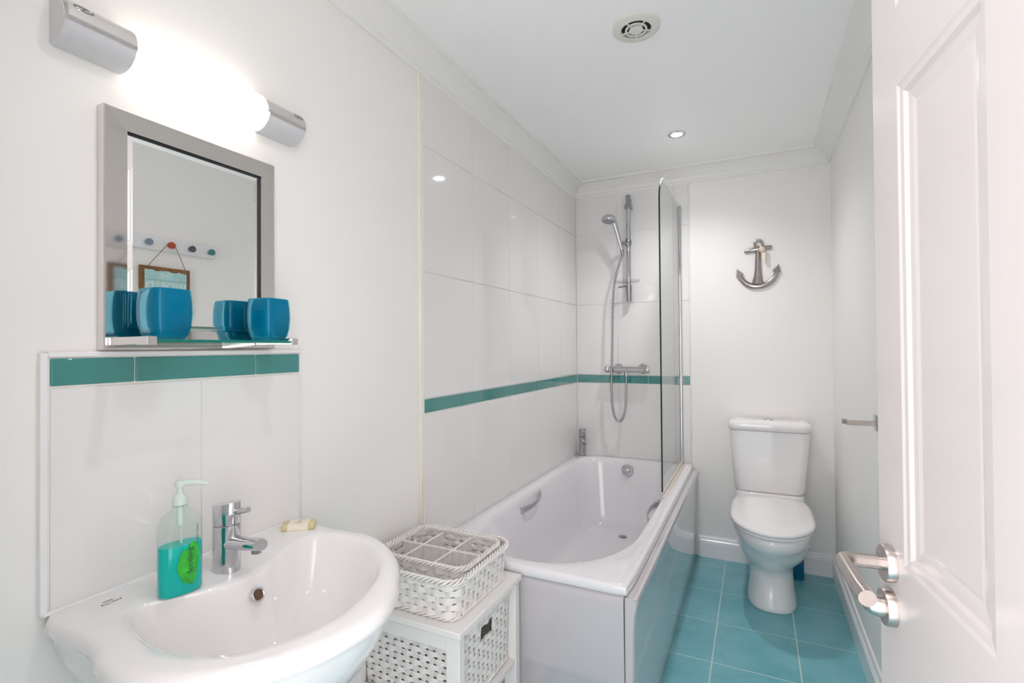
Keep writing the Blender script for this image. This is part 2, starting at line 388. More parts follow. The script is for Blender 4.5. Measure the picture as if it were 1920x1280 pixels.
for a, b in ((.402, .5075), (.7685, .874)):
    ec = wp(dsolid(a, b, .0375), 'end_cap', plasticg, wl)
    ec['label'] = 'pale grey end housing'
    cc = wp(dsolid(a-.0006, b+.0006, .0387, -12, 90, True), 'chrome_cover', frame_m, wl)
    cy = (a+b)/2+(.012 if a > .6 else -.012)
    cyc = a+.026 if a < .6 else b-.020
    ring = []
    for i in range(28):
        t = 2*PI*i/28; yy = cyc+.0135*math.cos(t); ang = math.radians(31)+.12*math.sin(t)
        ring.append((.012+.042*math.cos(ang), yy, 1.7185+.0392*math.sin(ang)))
    wp(MB().tube(ring, .0009, 6, closed=True).tube([ring[5], ring[19]], .0009, 6), 'badge', chromed, wl)

# ------------------------------------------------------------------ mirror with shelf
mi = empty('wall_mirror', (0, .638, 1.185), 'rectangular mirror in wide chrome frame with glass shelf over the basin', 'mirror')
y0, y1, z0, z1 = .468, .808, 1.186, 1.611; iy0, iy1, iz0, iz1 = .504, .773, 1.222, 1.575
def rect(x, a, b, c, d): return [(x, a, c), (x, b, c), (x, b, d), (x, a, d)]
m = MB().loft([rect(.001, y0, y1, z0, z1), rect(.021, y0, y1, z0, z1), rect(.023, y0+.002, y1-.002, z0+.002, z1-.002), rect(.0218, iy0, iy1, iz0, iz1), rect(.014, iy0, iy1, iz0, iz1)], True, False)
wp(m, 'frame', frame_m, mi, smooth=False, recalc=True)
wp(MB().loft([rect(.0142, iy0, iy1, iz0, iz1), rect(.0175, iy0, iy1, iz0, iz1)], True, False).box((.0142, iy1-.0022, iz0), (.0185, iy1, iz1)).box((.0142, iy0, iz1-.0022), (.0185, iy1, iz1)), 'shadow_gap', black, mi, smooth=False)  # black backing and strips stand in for shade between frame and glass
q = .0022
m = MB().loft([rect(.0150, iy0+.0005, iy1-q, iz0, iz1-q), rect(.0166, iy0+.011, iy1-q-.011, iz0+.011, iz1-q-.011)], True, True)
wp(m, 'mirror_glass', mirr, mi, smooth=False)['label'] = 'bevelled mirror glass'
shelf = wp(MB().loft([[(.024, .4905, 1.1975), (.132, .4905, 1.1975), (.132, .7565, 1.1975), (.024, .7565, 1.1975)], [(.024, .4905, 1.2028), (.132, .4905, 1.2028), (.132, .7565, 1.2028), (.024, .7565, 1.2028)]]), 'shelf', shelfg, mi, bevel=.0008)
shelf['label'] = 'clear green-edged glass shelf'
MB().box((.1312, .491, 1.1978), (.1326, .756, 1.2026)).build('shelf_edge', mat('green_glass_edge', (.0, .16, .13), .1, noise=.1), shelf)
for a, b in ((.474, .490), (.757, .773)):
    MB().box((.0235, a, 1.1935), (.1375, b, 1.2075)).build('bracket', frame_m, shelf, bevel=.001)

# ------------------------------------------------------------------ tumblers
def cup(x, y, z, label, rot=0):
    e = empty('tumbler', (x, y, z), label, 'tumbler', 'teal tumblers on the glass shelf', rot)
    def sq(a, h, n=40, ex=5):
        pts = []
        for i in range(n):
            t = 2*PI*i/n; c, s_ = math.cos(t), math.sin(t)
            r = (abs(c)**ex+abs(s_)**ex)**(-1/ex); pts.append((a*r*c, a*r*s_, h))
        return pts
    P = [(a*1.14, h*1.13) for a, h in [(.019, 0), (.0225, .0015), (.0255, .008), (.0285, .022), (.0298, .042), (.0292, .062), (.0275, .0775), (.0268, .0795), (.0255, .0800), (.0242, .079)]]
    inn = [(.0270, .084), (.0280, .055), (.0265, .02), (.021, .011), (.0, .011)]
    b = MB().loft([sq(max(a, 1e-4), h) for a, h in P+inn], True, True).build('tumbler_body', cuteal, e, ang=60)
    MB().loft([sq(a+.0012, h) for a, h in P[2:8]], False, False).build('outer_shell', cuclear, e, ang=60)
    return e
cup(.0755, .537, 1.2029, 'teal square-sided tumbler at the left end of the mirror shelf')
cup(.0740, .7265+.024, 1.2029, 'teal square-sided tumbler at the right end of the mirror shelf', .1)

# ------------------------------------------------------------------ wash basin
def catmull(P, n=8, closed=True):
    out = []; L = len(P)
    for i in range(L if closed else L-1):
        p = [Vector(P[(i+k-1) % L]) if closed else Vector(P[max(0, min(L-1, i+k-1))]) for k in range(4)]
        for j in range(n):
            t = j/n
            out.append(.5*((2*p[1])+(-p[0]+p[2])*t+(2*p[0]-5*p[1]+4*p[2]-p[3])*t*t+(-p[0]+3*p[1]-3*p[2]+p[3])*t**3))
    if not closed: out.append(Vector(P[-1]))
    return out
def radial(poly, c, N):
    res = []; c = Vector(c); L = len(poly)
    for k in range(N):
        a = 2*PI*k/N; d = Vector((math.cos(a), math.sin(a))); best = None
        for i in range(L):
            p, q_ = Vector(poly[i][:2])-c, Vector(poly[(i+1) % L][:2])-c
            e = q_-p; den = d.x*e.y-d.y*e.x
            if abs(den) < 1e-12: continue
            t = (p.x*e.y-p.y*e.x)/den; s_ = (p.x*d.y-p.y*d.x)/den
            if t > 0 and -1e-6 <= s_ <= 1+1e-6 and (best is None or t > best): best = t
        res.append(best)
    return res
BC = (.27, .637); NB = 144
yc = .637
right = [(.06, .250), (.12, .246), (.17, .250), (.22, .252), (.27, .240), (.33, .208), (.38, .168), (.43, .108), (.46, .062)]
left = [(.06, -.248), (.12, -.247), (.165, -.253), (.22, -.270), (.28, -.272), (.35, -.248), (.41, -.205), (.455, -.145), (.478, -.08)]
op = [(a, yc+b) for a, b in left]+[(.484, yc-.005)]+[(a, yc+b) for a, b in right[::-1]]
curve = [(v.x, v.y) for v in catmull([(*p, 0) for p in op], 6, False)]
outer = [(.011, yc+.250), (.011, yc-.248)]+curve
RO = radial(outer, BC, NB)
inn = [(.150, .437), (.21, .424), (.271, .420), (.338, .438), (.385, .470), (.421, .530), (.432, .61), (.405, .708), (.352, .786), (.271, .838), (.20, .852), (.135, .838), (.118, .80), (.150, .715), (.172, .665), (.174, .61), (.152, .545), (.110, .49), (.112, .455)]
innc = [(v.x, v.y) for v in catmull([(*p, 0) for p in inn], 6)]
RI = radial(innc, BC, NB)
def ring(fn):   # fn(k, angle) -> radius, z, (cx, cy)
    pts = []
    for k in range(NB):
        a = 2*PI*k/NB; r, z, c = fn(k, a); pts.append((max(.011, c[0]+r*math.cos(a)), c[1]+r*math.sin(a), z))
    return pts
bs = empty('washbasin', (.25, .637, 0), 'white ceramic pedestal washbasin under the mirror', 'washbasin')
ZR = .767
WE = [0 if BC[0]+RO[k]*math.cos(2*PI*k/NB) < .0125 else 1 for k in range(NB)]
def mixl(t, za, zb=None): return lambda k, a: (RO[k]*(1-t)+RI[k]*t, za, BC)
loops = []
# underside up to the rim
for s_, z, cx in ((.32, .50, .16), (.46, .535, .18), (.66, .585, .215), (.83, .640, .243), (.93, .695, .260), (.965, .728, .268)):
    loops.append(ring(lambda k, a, s_=s_, z=z, cx=cx: (RO[k]*s_, z, (cx, .637))))
for off, z in ((.004, .739), (.0, .744), (-.0005, .752), (.003, .760), (.009, .7655), (.018, ZR)):
    loops.append(ring(lambda k, a, off=off, z=z: (RO[k]-off*WE[k], z if WE[k] else min(z+.012, ZR), BC)))
for t, z in ((.5, ZR+.0003), (.9, ZR), ):
    loops.append(ring(lambda k, a, t=t, z=z: ((RO[k]-.018*WE[k])*(1-t)+RI[k]*t, z, BC)))
DC = (.255, .640)
for s_, z in ((1.0, .7655), (.975, .7615), (.955, .755), (.90, .725), (.82, .690), (.70, .660), (.52, .640), (.32, .632), (.10, .628), (.075, .627)):
    u = (1-s_); c = (BC[0]*(1-u)+DC[0]*u, BC[1]*(1-u)+DC[1]*u)
    loops.append(ring(lambda k, a, s_=s_, z=z, c=c: (RI[k]*s_, z, c)))
wp(MB().loft(loops, True, True), 'bowl', ceramic, bs, ang=80)
m = MB()
pl = []
for z, a, b in ((.0, .095, .10), (.03, .092, .098), (.10, .078, .082), (.35, .072, .078), (.48, .085, .10), (.56, .11, .135)):
    pl.append([(.145+a*math.cos(t), .637+b*math.sin(t), z) for t in [2*PI*i/40 for i in range(40)]])
wp(MB().loft(pl), 'pedestal', ceramic, bs, ang=60)
wp(MB().tube([(.0118, yc-.246, ZR+.001), (.0118, yc+.246, ZR+.001)], .0035, 8), 'sealant', gloss, bs)
# overflow and waste
oc = Vector((.194, .632, .733)); on = Vector((.88, 0, .47)).normalized()
wp(MB().lathe([(.0125, -.004), (.0125, .0022), (.0108, .003), (.0095, .002), (.0095, -.004)], oc, tuple(on), 28), 'overflow_ring', chrome, bs)
wp(MB().lathe([(0, -.003), (.0097, -.003), (.0097, .0012), (0, .0012)], oc, tuple(on), 28), 'overflow_hole', mat('overflow_dark', (.10, .05, .03), .6, noise=.1), bs)
wp(MB().lathe([(0, -.002), (.022, -.002), (.022, .004), (.019, .0055), (0, .006)], (.255, .64, .628)), 'waste', chrome, bs)
for i, (tx, sz) in enumerate((('Ideal', .0085), ('Standard', .0085))):
    text('logo_lettering', tx, sz, inkg, basis((.047+.010*i, .462+.001*i, ZR+.0006), (-.05, 1, 0), (-1, -.05, 0), (0, 0, 1)), bs, .0001, 1, .3)

# basin mixer tap
tp = empty('mixer_tap', (.113, .627, ZR), 'chrome basin mixer tap beside the soap bottle', 'tap')
def oval(cx, cy, z, a, b, n=40, tilt=0): return [(cx+a*math.cos(2*PI*k/n), cy+b*math.sin(2*PI*k/n), z+tilt*math.cos(2*PI*k/n)) for k in range(n)]
tx, ty = .113, .627
wp(MB().loft([oval(tx, ty, ZR+.0003, .0285, .0215), oval(tx, ty, ZR+.003, .0285, .0215), oval(tx, ty, ZR+.084, .0285, .0215, tilt=.003), oval(tx, ty, ZR+.085, .0275, .0205, tilt=.003)]), 'tap_body', chrome, tp, ang=40)
thd = wp(MB().loft([oval(tx, ty, ZR+.0855, .027, .020, tilt=.003), oval(tx, ty, ZR+.0875, .0285, .0215, tilt=.003), oval(tx, ty, ZR+.124, .0285, .0215, tilt=.005), oval(tx, ty, ZR+.1255, .0277, .0207, tilt=.005)]), 'tap_head', chrome, tp, ang=40)
MB().tube([(tx+.02, ty, ZR+.110), (tx+.062, ty, ZR+.121)], .0052, 16).build('lever', chrome, thd, ang=40)
sd = Vector((1, 0, .10)).normalized(); up = Vector((-.10, 0, 1)).normalized()
lo = []
for t, a, b in ((.010, .018, .014), (.03, .0165, .0125), (.06, .0155, .011), (.092, .0150, .0105), (.096, .0140, .0097)):
    c = Vector((tx, ty, ZR+.052))+sd*t
    lo.append([c+Vector((0, 1, 0))*a*math.cos(2*PI*k/32)+(up+Vector((-.35, 0, 0)) if t > .09 else up)*b*math.sin(2*PI*k/32) for k in range(32)])
wp(MB().loft(lo), 'spout', chrome, tp, ang=40)
wp(MB().lathe([(0, 0), (.0085, 0), (.0085, .006), (0, .006)], (tx+.084, ty, ZR+.045)), 'aerator', chromed, tp)

# soap bottle
bt = empty('soap_bottle', (.128, .532, ZR), 'clear pump bottle half full of teal liquid soap on the basin', 'soap bottle', rot=math.radians(-12))
def bo(s_, z, a=.0185, b=.034, ex=2.4, n=48):
    pts = []
    for k in range(n):
        t = 2*PI*k/n; c, s2 = math.cos(t), math.sin(t); r = (abs(c)**ex+abs(s2)**ex)**(-1/ex); pts.append((a*s_*r*c, b*s_*r*s2, z))
    return pts
MB().loft([bo(.90, .0003), bo(.97, .002), bo(1, .007), bo(1, .055), bo(.98, .105), bo(.94, .122), bo(.80, .135), bo(.55, .1425, .022, .026), bo(.42, .145, .026, .026, 2), bo(.42, .152, .026, .026, 2)], True, False).build('bottle_shell', bottleg, bt, ang=60)
MB().loft([bo(.86, .0015), bo(.93, .004), bo(.965, .009), bo(.965, .055), bo(.955, .083), bo(.95, .085)], True, True).build('liquid_soap', liquid, bt, ang=60)
MB().lathe([(.0, .1522), (.0118, .1522), (.0122, .158), (.0120, .164), (.0085, .167), (.0075, .169), (.0050, .171), (.0045, .183), (.0, .183)], n=28).build('pump_collar', pumpm, bt)
MB().lathe([(.0105, .150), (.0125, .1505), (.0125, .1520), (.0105, .152)], n=28).build('neck_ring', bottleg, bt)
MB().tube([(0, 0, .150), (0, 0, .118)], .0055, 16).build('pump_chamber', pumpm, bt)
MB().tube([(0, 0, .150), (.0, .002, .08), (0, .004, .012)], .0022, 10).build('dip_tube', pumpm, bt)
m = MB().tube([(-.004, -.004, .1855), (.004, .006, .1885), (.016, .022, .1880), (.026, .036, .1835)], [.0058, .0062, .0045, .0028], 14).lathe([(0, .183), (.0085, .183), (.009, .187), (.0075, .1925), (0, .1935)], n=24)
m.build('pump_nozzle', pumpm, bt)
# leaf print and word wrap the front of the bottle
def onb(v, z, off=.0006):   # v in -1..1 across the face
    y = .034*v; c = max(0, 1-abs(v)**2.4)**(1/2.4); return (.0185*c+off, y, z)
m = MB(); cv = .18; lp = [(-.36, .040), (-.42, .050), (-.30, .066), (-.12, .080), (.02, .074), (.12, .084), (.35, .088), (.55, .080), (.60, .060), (.5, .040), (.40, .024), (.22, .016), (.02, .022), (-.1, .020), (-.22, .028)]
lp2 = [(v.x, v.y) for v in catmull([(a+.1, b, 0) for a, b in lp], 5)]
cc = (.20, .052); vs = []; fs = []; NR = 8; nn = len(lp2)
for i in range(NR+1):
    for a, b in lp2: t = i/NR; vs.append(onb(cc[0]+(a-cc[0])*t, cc[1]+(b-cc[1])*t))
for i in range(NR):
    for j in range(nn): fs.append([i*nn+j, i*nn+(j+1) % nn, (i+1)*nn+(j+1) % nn, (i+1)*nn+j])
MB().add(vs, fs).build('leaf_print', leafm, bt, recalc=False)
def btext(body, size, v, z):
    o = text('word_print', body, size, ink, Matrix.Identity(4), None, .0001)
    for q_ in o.data.vertices:
        x, y, w = q_.co; q_.co = Vector(onb(max(-.98, min(.98, v-y/.034)), z+x, .0011+w))
    o.parent = bt
btext('Soothing', .0125, .26, .058)
btext('HAND WASH', .0055, .62, .100)

# soap bar
sb = empty('soap_bar', (.060, .842, ZR), 'small olive soap bar in a cream paper band on the basin corner', 'soap bar', rot=math.radians(-52))
MB().loft([rrect(-.017, .017, -.034, .034, .004, .0004), rrect(-.019, .019, -.036, .036, .005, .002), rrect(-.019, .019, -.036, .036, .005, .011), rrect(-.017, .017, -.034, .034, .005, .0125)]).build('soap', soapm, sb)
MB().loft([[(x*1.0, y, z) for x, z in ((-.0196, .0006), (.0196, .0006), (.0198, .0115), (.0178, .0133), (-.0178, .0133), (-.0198, .0115))] for y in (-.022, .022)]).build('paper_band', paperm, sb, smooth=False)
m = MB().lathe([(0, 0), (.0045, 0), (.0045, .0003), (0, .0003)], (-.006, 0, .0134), n=8)
for i in range(3): m.box((.000+.003*i, -.010+i*.002, .0133), (.0009+.003*i, .010-i*.002, .0136))
m.build('band_print', mat('band_ink', (.5, .46, .40), .7, noise=.05), sb)

# ------------------------------------------------------------------ bath
bh = empty('bathtub', (.35, 2.22, 0), 'white built-in bathtub along the tiled wall', 'bathtub')
NBt = 128; bc = (.361, 2.20)
def bath_in(sx, yf, yb, xl, xr, rb, rf):
    # rounded outline: elliptical front end, rounded back corners
    P = []; cx = (xl+xr)/2; a = (xr-xl)/2
    for i in range(41):
        t = PI+PI*i/40; P.append((cx+a*math.copysign(abs(math.cos(t))**.86, math.cos(t)), yf+rf+rf*math.sin(t)))
    for i in range(13): t = PI/2*i/12; P.append((xr-rb+rb*math.cos(t), yb-rb*.75+rb*.75*math.sin(t)))
    for i in range(13): t = PI/2+PI/2*i/12; P.append((xl+rb+rb*math.cos(t), yb-rb*.75+rb*.75*math.sin(t)))
    return P
def bring(poly, z):
    R = radial(poly, bc, NBt); return [(bc[0]+R[k]*math.cos(2*PI*k/NBt), bc[1]+R[k]*math.sin(2*PI*k/NBt), z) for k in range(NBt)]
def brect(x0, x1, y0_, y1_, r, z):
    return bring([p[:2] for p in rrect(x0, x1, y0_, y1_, r, 0, 5)], z)
RZ = .518; bx0, bx1, by0, by1 = .0115, .699, 1.398, D-.0115
L_ = [brect(bx0+.004, bx1-.004, by0+.004, by1, .012, RZ-.030), brect(bx0, bx1, by0, by1, .014, RZ-.026), brect(bx0, bx1, by0, by1, .014, RZ-.010),
      brect(bx0+.002, bx1-.003, by0+.003, by1-.0, .014, RZ-.003), brect(bx0+.006, bx1-.009, by0+.009, by1-.002, .014, RZ)]
L_ += [bring(bath_in(0, 1.437, 2.968, .058, .655, .15, .36), RZ+.0005), bring(bath_in(0, 1.447, 2.962, .064, .649, .15, .36), RZ-.002), bring(bath_in(0, 1.458, 2.955, .070, .643, .15, .36), RZ-.010),
       bring(bath_in(0, 1.475, 2.948, .076, .637, .15, .36), RZ-.03), bring(bath_in(0, 1.56, 2.93, .090, .622, .145, .34), .40), bring(bath_in(0, 1.66, 2.905, .105, .607, .14, .32), .29),
       bring(bath_in(0, 1.76, 2.88, .125, .588, .13, .30), .20), bring(bath_in(0, 1.81, 2.862, .145, .567, .12, .28), .165), bring(bath_in(0, 1.85, 2.84, .170, .540, .10, .25), .150),
       bring(bath_in(0, 1.93, 2.80, .21, .50, .08, .2), .146), bring(bath_in(0, 2.05, 2.40, .33, .38, .01, .05), .145)]
wp(MB().loft(L_, False, True), 'tub', acryl, bh, ang=70)
# panels
def pnl(z, x): return (x, z)
sp_prof = [(.687, .004), (.708, .004), (.7095, .03), (.711, .20), (.7135, .38), (.717, .44), (.722, .462), (.7235, .474), (.720, .483), (.708, .486), (.687, .486)]
loops = []
for yv, ins in ((1.4035, .010), (1.4005+.002, .004), (1.408, .001), (1.414, 0), (D-.012, 0)):
    loops.append([(min(x, 1)-ins if x > .7 else x, yv, z) for x, z in sp_prof])
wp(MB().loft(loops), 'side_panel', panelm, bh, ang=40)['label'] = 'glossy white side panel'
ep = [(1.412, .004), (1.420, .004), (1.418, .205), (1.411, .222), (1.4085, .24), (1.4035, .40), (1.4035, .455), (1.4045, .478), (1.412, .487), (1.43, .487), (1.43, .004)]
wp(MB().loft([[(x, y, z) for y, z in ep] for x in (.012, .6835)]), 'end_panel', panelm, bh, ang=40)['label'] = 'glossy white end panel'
wp(MB().box((.6835, 1.418, .004), (.690, 1.44, .486)), 'corner_gap', mat('gap_grey', (.18, .17, .17), .8), bh)
def handle(x, sgn, yh=2.02):
    m = MB(); pts = []; 
    for i in range(15):
        t = i/14; y = yh+.215*t; b = math.sin(PI*t)
        pts.append((x+sgn*(.004+.030*b**.6), y, .464+.022*t+(.0)))
    lo = []
    for i, p in enumerate(pts):
        t = i/14; h_ = .011+.008*abs(2*t-1)**1.5; w_ = .0045
        lo.append([(p[0]+w_*math.cos(a)*(1), p[1], p[2]+h_*math.sin(a)) for a in [2*PI*k/14 for k in range(14)]])
    m.loft(lo); wp(m, 'grab_handle', chrome, bh, ang=60)
handle(.078, 1); handle(.636, -1, 2.09)
wp(MB().lathe([(0, -.020), (.030, -.019), (.034, -.014), (.034, -.004), (.030, .0), (.0, .0)], (.344, 2.9385, .463), (0, 1, 0), 32).sphere((.344, 2.919, .463), .015, 12, (1, .4, 1)), 'overflow_knob', chrome, bh)
w = wp(MB().lathe([(.026, .0), (.026, .003), (.023, .0045), (.018, .003), (.018, .001)], (.36, 2.735, .146)), 'waste_ring', chrome, bh)
wp(MB().lathe([(0, .001), (.014, .001), (.014, .0045), (.0, .005)], (.36, 2.735, .146)), 'waste_plug', chromed, bh)

# bath tap
bt2 = empty('bath_tap', (.062, 2.965, RZ), 'chrome mixer tap on the back corner of the bath rim', 'tap')
wp(MB().lathe([(0, .0005), (.024, .0005), (.024, .004), (.0205, .006), (.0205, .115), (.0, .116)], (.062, 2.965, RZ)), 'tap_body', tapm, bt2, ang=40)
wp(MB().lathe([(0, .117), (.0195, .117), (.0215, .119), (.0215, .163), (.0195, .165), (0, .165)], (.062, 2.965, RZ)), 'tap_head', tapm, bt2, ang=40)
wp(MB().tube([(.062, 2.965, RZ+.075), (.09, 2.935, RZ+.085), (.105, 2.917, RZ+.095)], [.014, .012, .011], 18), 'spout', tapm, bt2, ang=40)
wp(MB().tube([(.067, 2.955, RZ+.145), (.085, 2.93, RZ+.152)], .006, 12), 'lever', tapm, bt2, ang=40)

# ------------------------------------------------------------------ shower
sr = empty('shower_rail', (.351, D-.01, 1.46), 'vertical chrome shower riser rail on the tiled back wall', 'shower rail')
SX, SY = .351, 2.985
wp(MB().box((SX-.013, SY-.006, 1.965), (SX+.013, SY+.010, 2.085)), 'rail_top', chromed, sr, bevel=.003)
wp(MB().tube([(SX, SY, 1.50), (SX, SY, 2.0)], .0135, 20), 'rail', chrome, sr, ang=40)
wp(MB().box((SX-.019, SY-.016, 2.0), (SX+.019, D-.0102, 2.028)).box((SX-.012, SY, 2.028), (SX+.012, D-.0102, 2.07)), 'wall_bracket', chromed, sr, bevel=.004)
wp(MB().lathe([(0, 1.452), (.013, 1.452), (.0145, 1.50), (.017, 1.51), (.017, 1.538), (.0, 1.54)], (SX, SY, 0), n=24).box((SX-.01, SY, 1.46), (SX+.01, D-.0102, 1.50)), 'wall_bracket', chromed, sr, ang=40)
wp(MB().loft([oval(SX, SY-.01, 1.775, .014, .016), oval(SX+.001, SY-.01, 1.785, .019, .02), oval(SX+.001, SY-.01, 1.812, .019, .02), oval(SX, SY-.01, 1.822, .014, .016)]).tube([(SX-.004, SY-.025, 1.795), (SX-.03, SY-.045, 1.79)], .011, 16), 'slider', chromed, sr, ang=50)
m = MB(); 
m.loft([oval(SX+.002, SY-.045, 1.556, .060, .040), oval(SX+.002, SY-.045, 1.558, .066, .045), oval(SX+.002, SY-.045, 1.572, .074, .052), oval(SX+.002, SY-.045, 1.572, .071, .049), oval(SX+.002, SY-.045, 1.5595, .062, .042)])
wp(m, 'soap_dish', clear('clear_dish', (.93, .93, .95), 1.6), sr, ang=60)
wp(MB().lathe([(0, 0), (.0175, 0), (.0175, .008), (0, .008)], (SX, SY, 1.541), n=20).tube([(SX-.01, SY-.02, 1.54), (SX-.055, SY-.03, 1.535)], [.004, .006], 10), 'dish_clamp', chromed, sr)

hs = empty('hand_shower', (SX-.03, SY-.045, 1.78), 'chrome hand shower head held in the rail slider', 'hand shower')
a0 = Vector((SX-.028, SY-.048, 1.752)); a1 = Vector((SX-.062, SY-.085, 1.905)); hc = Vector((SX-.090, SY-.108, 1.918))
wp(MB().tube([a0, a0+(a1-a0)*.3, a0+(a1-a0)*.75, a1, a1+Vector((-.01, -.01, .012))], [.010, .0125, .0135, .0165, .016], 20), 'handle', chrome, hs, ang=50)
wp(MB().lathe([(.0, .034), (.020, .032), (.034, .024), (.042, .010), (.044, .0), (.041, -.006), (.036, -.007)], hc, (.12, .22, 1.0), 36), 'head', chrome, hs, ang=50)
wp(MB().lathe([(0, -.013), (.024, -.012), (.034, -.0085), (.034, -.006), (0, -.006)], hc, (.12, .22, 1.0), 36), 'spray_face', mat('spray_grey', (.30, .30, .34), .35, noise=.2, nscale=160), hs)
wp(MB().tube([a0+Vector((0, 0, -.001)), a0+Vector((.002, 0, -.028))], [.012, .008], 16), 'hose_nut', chromed, hs)

mx_ = empty('shower_mixer', (.335, D-.01, 1.05), 'horizontal chrome thermostatic shower mixer bar above the teal border', 'shower mixer')
MZ, MY = 1.047, 2.968
wp(MB().tube([(.232, MY, MZ), (.443, MY, MZ)], .0185, 28), 'bar', barm, mx_, ang=40)
for a, b in ((.206, .230), (.445, .468)):
    wp(MB().tube([(a, MY, MZ), (a+.003, MY, MZ), (b-.003, MY, MZ), (b, MY, MZ)], [.0175, .0195, .0195, .0175], 28), 'control_knob', barm, mx_, ang=40)
for a in (.275, .421):
    wp(MB().lathe([(0, 0), (.031, 0), (.031, -.004), (.022, -.016), (.014, -.02), (.0, -.042)], (a, D-.0101, MZ+.004), 'y', 32), 'wall_flange', chrome, mx_, ang=40)
wp(MB().tube([(.333, MY, MZ-.014), (.333, MY, MZ-.040)], [.0105, .010], 16), 'outlet', chrome, mx_)
hose = catmull([(.3255+.0, 2.939, 1.722), (.300, 2.945, 1.66), (.272, 2.947, 1.55), (.262, 2.946, 1.40), (.258, 2.943, 1.20), (.253, 2.942, 1.05), (.251, 2.945, .92), (.254, 2.95, .83), (.268, 2.955, .762), (.290, 2.96, .740), (.312, 2.963, .762), (.328, 2.966, .83), (.332, 2.967, .92), (.333, 2.968, 1.004)], 14, False)
ho = MB(); hp = [v for v in hose]
ho.tube(hp, [.0068 if i % 2 else .0058 for i in range(len(hp))], 12)
ho = ho.build('shower_hose', chromed, ang=80); tag(ho, 'flexible steel shower hose looping below the mixer bar', 'shower hose')

# glass screen
sc = empty('shower_screen', (.64, 2.68, RZ), 'clear glass bath screen with rounded top corner and chrome wall profile', 'shower screen')
GX = .640; ya, yb, za, zb, rr = 2.325, 2.985, .532, 1.972, .13
out = [(yb, za), (yb, zb)]
arc = [(ya+rr-rr*math.sin(a), zb-rr*1.0+rr*math.cos(a)) for a in [PI/2*i/16 for i in range(17)]]
out += arc+[(ya, za)]
wp(MB().loft([[(GX-.003, y, z) for y, z in out], [(GX+.003, y, z) for y, z in out]]), 'glass_pane', glassm, sc, ang=30)
wp(MB().tube([(GX, ya-.001, za+.0)]+[(GX, y-.001, z) for y, z in arc[::-1][:13]], .0034, 8), 'edge_seal', black, sc)
wp(MB().tube([(GX, y, z+.001) for y, z in arc[::-1][12:]]+[(GX, yb, zb+.001)], .0025, 8), 'polished_edge', mat('frosted_edge', (.75, .82, .80), .3), sc)
wp(MB().box((GX-.005, ya+.002, RZ+.001), (GX+.005, yb, RZ+.015)), 'bottom_seal', plasticw, sc, bevel=.001)
wp(MB().box((GX+.008, ya-.05, RZ+.0008), (GX+.020, yb, RZ+.004)), 'sealant_strip', seal, sc, bevel=.001)
wp(MB().box((GX-.011, yb-.004, RZ+.001), (GX+.011, D-.0102, 1.985)), 'wall_profile', frame_m, sc, bevel=.003)
wp(MB().tube([(GX+.003, yb-.016, RZ+.01), (GX+.003, yb-.016, 1.975)], .0095, 16), 'hinge_post', chrome, sc, ang=40)

# ------------------------------------------------------------------ toilet
to = empty('toilet', (1.078, 2.70, 0), 'white close-coupled toilet against the back wall', 'toilet')
TX = 1.078
def egg(yf, yb, a, z, n=64, ef=2.0, eb=3.0, ym=None):
    ym = ym if ym is not None else yf+(yb-yf)*.5; pts = []
    for k in range(n):
        t = 2*PI*k/n; c, s_ = math.cos(t), math.sin(t); e = eb if s_ > 0 else ef
        X = a*math.copysign(abs(c)**(2/e), c); Y = (yb-ym if s_ > 0 else ym-yf)*math.copysign(abs(s_)**(2/e), s_)
        pts.append((TX+X, ym+Y, z))
    return pts
lo = [egg(2.512, 2.855, .102, .0, ef=2.6), egg(2.508, 2.86, .104, .004, ef=2.6), egg(2.510, 2.86, .102, .02, ef=2.5), egg(2.525, 2.865, .094, .08, ef=2.4), egg(2.535, 2.87, .091, .14, ef=2.3), egg(2.525, 2.875, .095, .175, ef=2.2),
      egg(2.48, 2.89, .115, .205, ef=2.1), egg(2.42, 2.92, .138, .24, ef=2), egg(2.37, 2.95, .151, .28, ef=2), egg(2.345, 2.965, .155, .31, ef=2), egg(2.325, 2.98, .157, .322, ef=2), egg(2.295, 2.995, .163, .345, ef=2), egg(2.28, 3.0, .166, .375, ef=2), egg(2.28, 3.0, .165, .392, ef=2), egg(2.29, 2.995, .160, .397, ef=2)]
wp(MB().loft(lo), 'pan', ceramic, to, ang=70)
wp(MB().loft([egg(2.83, 3.025, .158, .36, eb=6, ef=5, ym=2.93), egg(2.83, 3.025, .160, .41, eb=6, ef=5, ym=2.93), egg(2.842, 3.025, .156, .434, eb=6, ef=5, ym=2.93)]), 'cistern_deck', ceramic, to, ang=60)
wp(MB().loft([egg(2.274, 2.845, .160, .399, ef=2, eb=4.5, ym=2.52), egg(2.268, 2.848, .167, .403, ef=2, eb=4.5, ym=2.52), egg(2.268, 2.848, .168, .413, ef=2, eb=4.5, ym=2.52)]), 'seat', ceramic, to, ang=60)
wp(MB().loft([egg(2.268, 2.842, .166, .4145, ef=2, eb=4.5, ym=2.52), egg(2.264, 2.845, .169, .419, ef=2, eb=4.5, ym=2.52), egg(2.266, 2.844, .168, .427, ef=2, eb=4.5, ym=2.52), egg(2.285, 2.83, .155, .433, ef=2, eb=4.5, ym=2.52), egg(2.35, 2.78, .10, .435, ef=2, eb=4, ym=2.52)]), 'seat_lid', ceramic, to, ang=60)
def cis(a, yf, z, r=.04): return [p for p in rrect(TX-a, TX+a, yf, 3.030, r, z, 8)]
wp(MB().loft([cis(.150, 2.872, .4345), cis(.158, 2.866, .438), cis(.162, 2.861, .46), cis(.174, 2.852, .60), cis(.183, 2.846, .748)]), 'cistern', ceramic, to, ang=60)
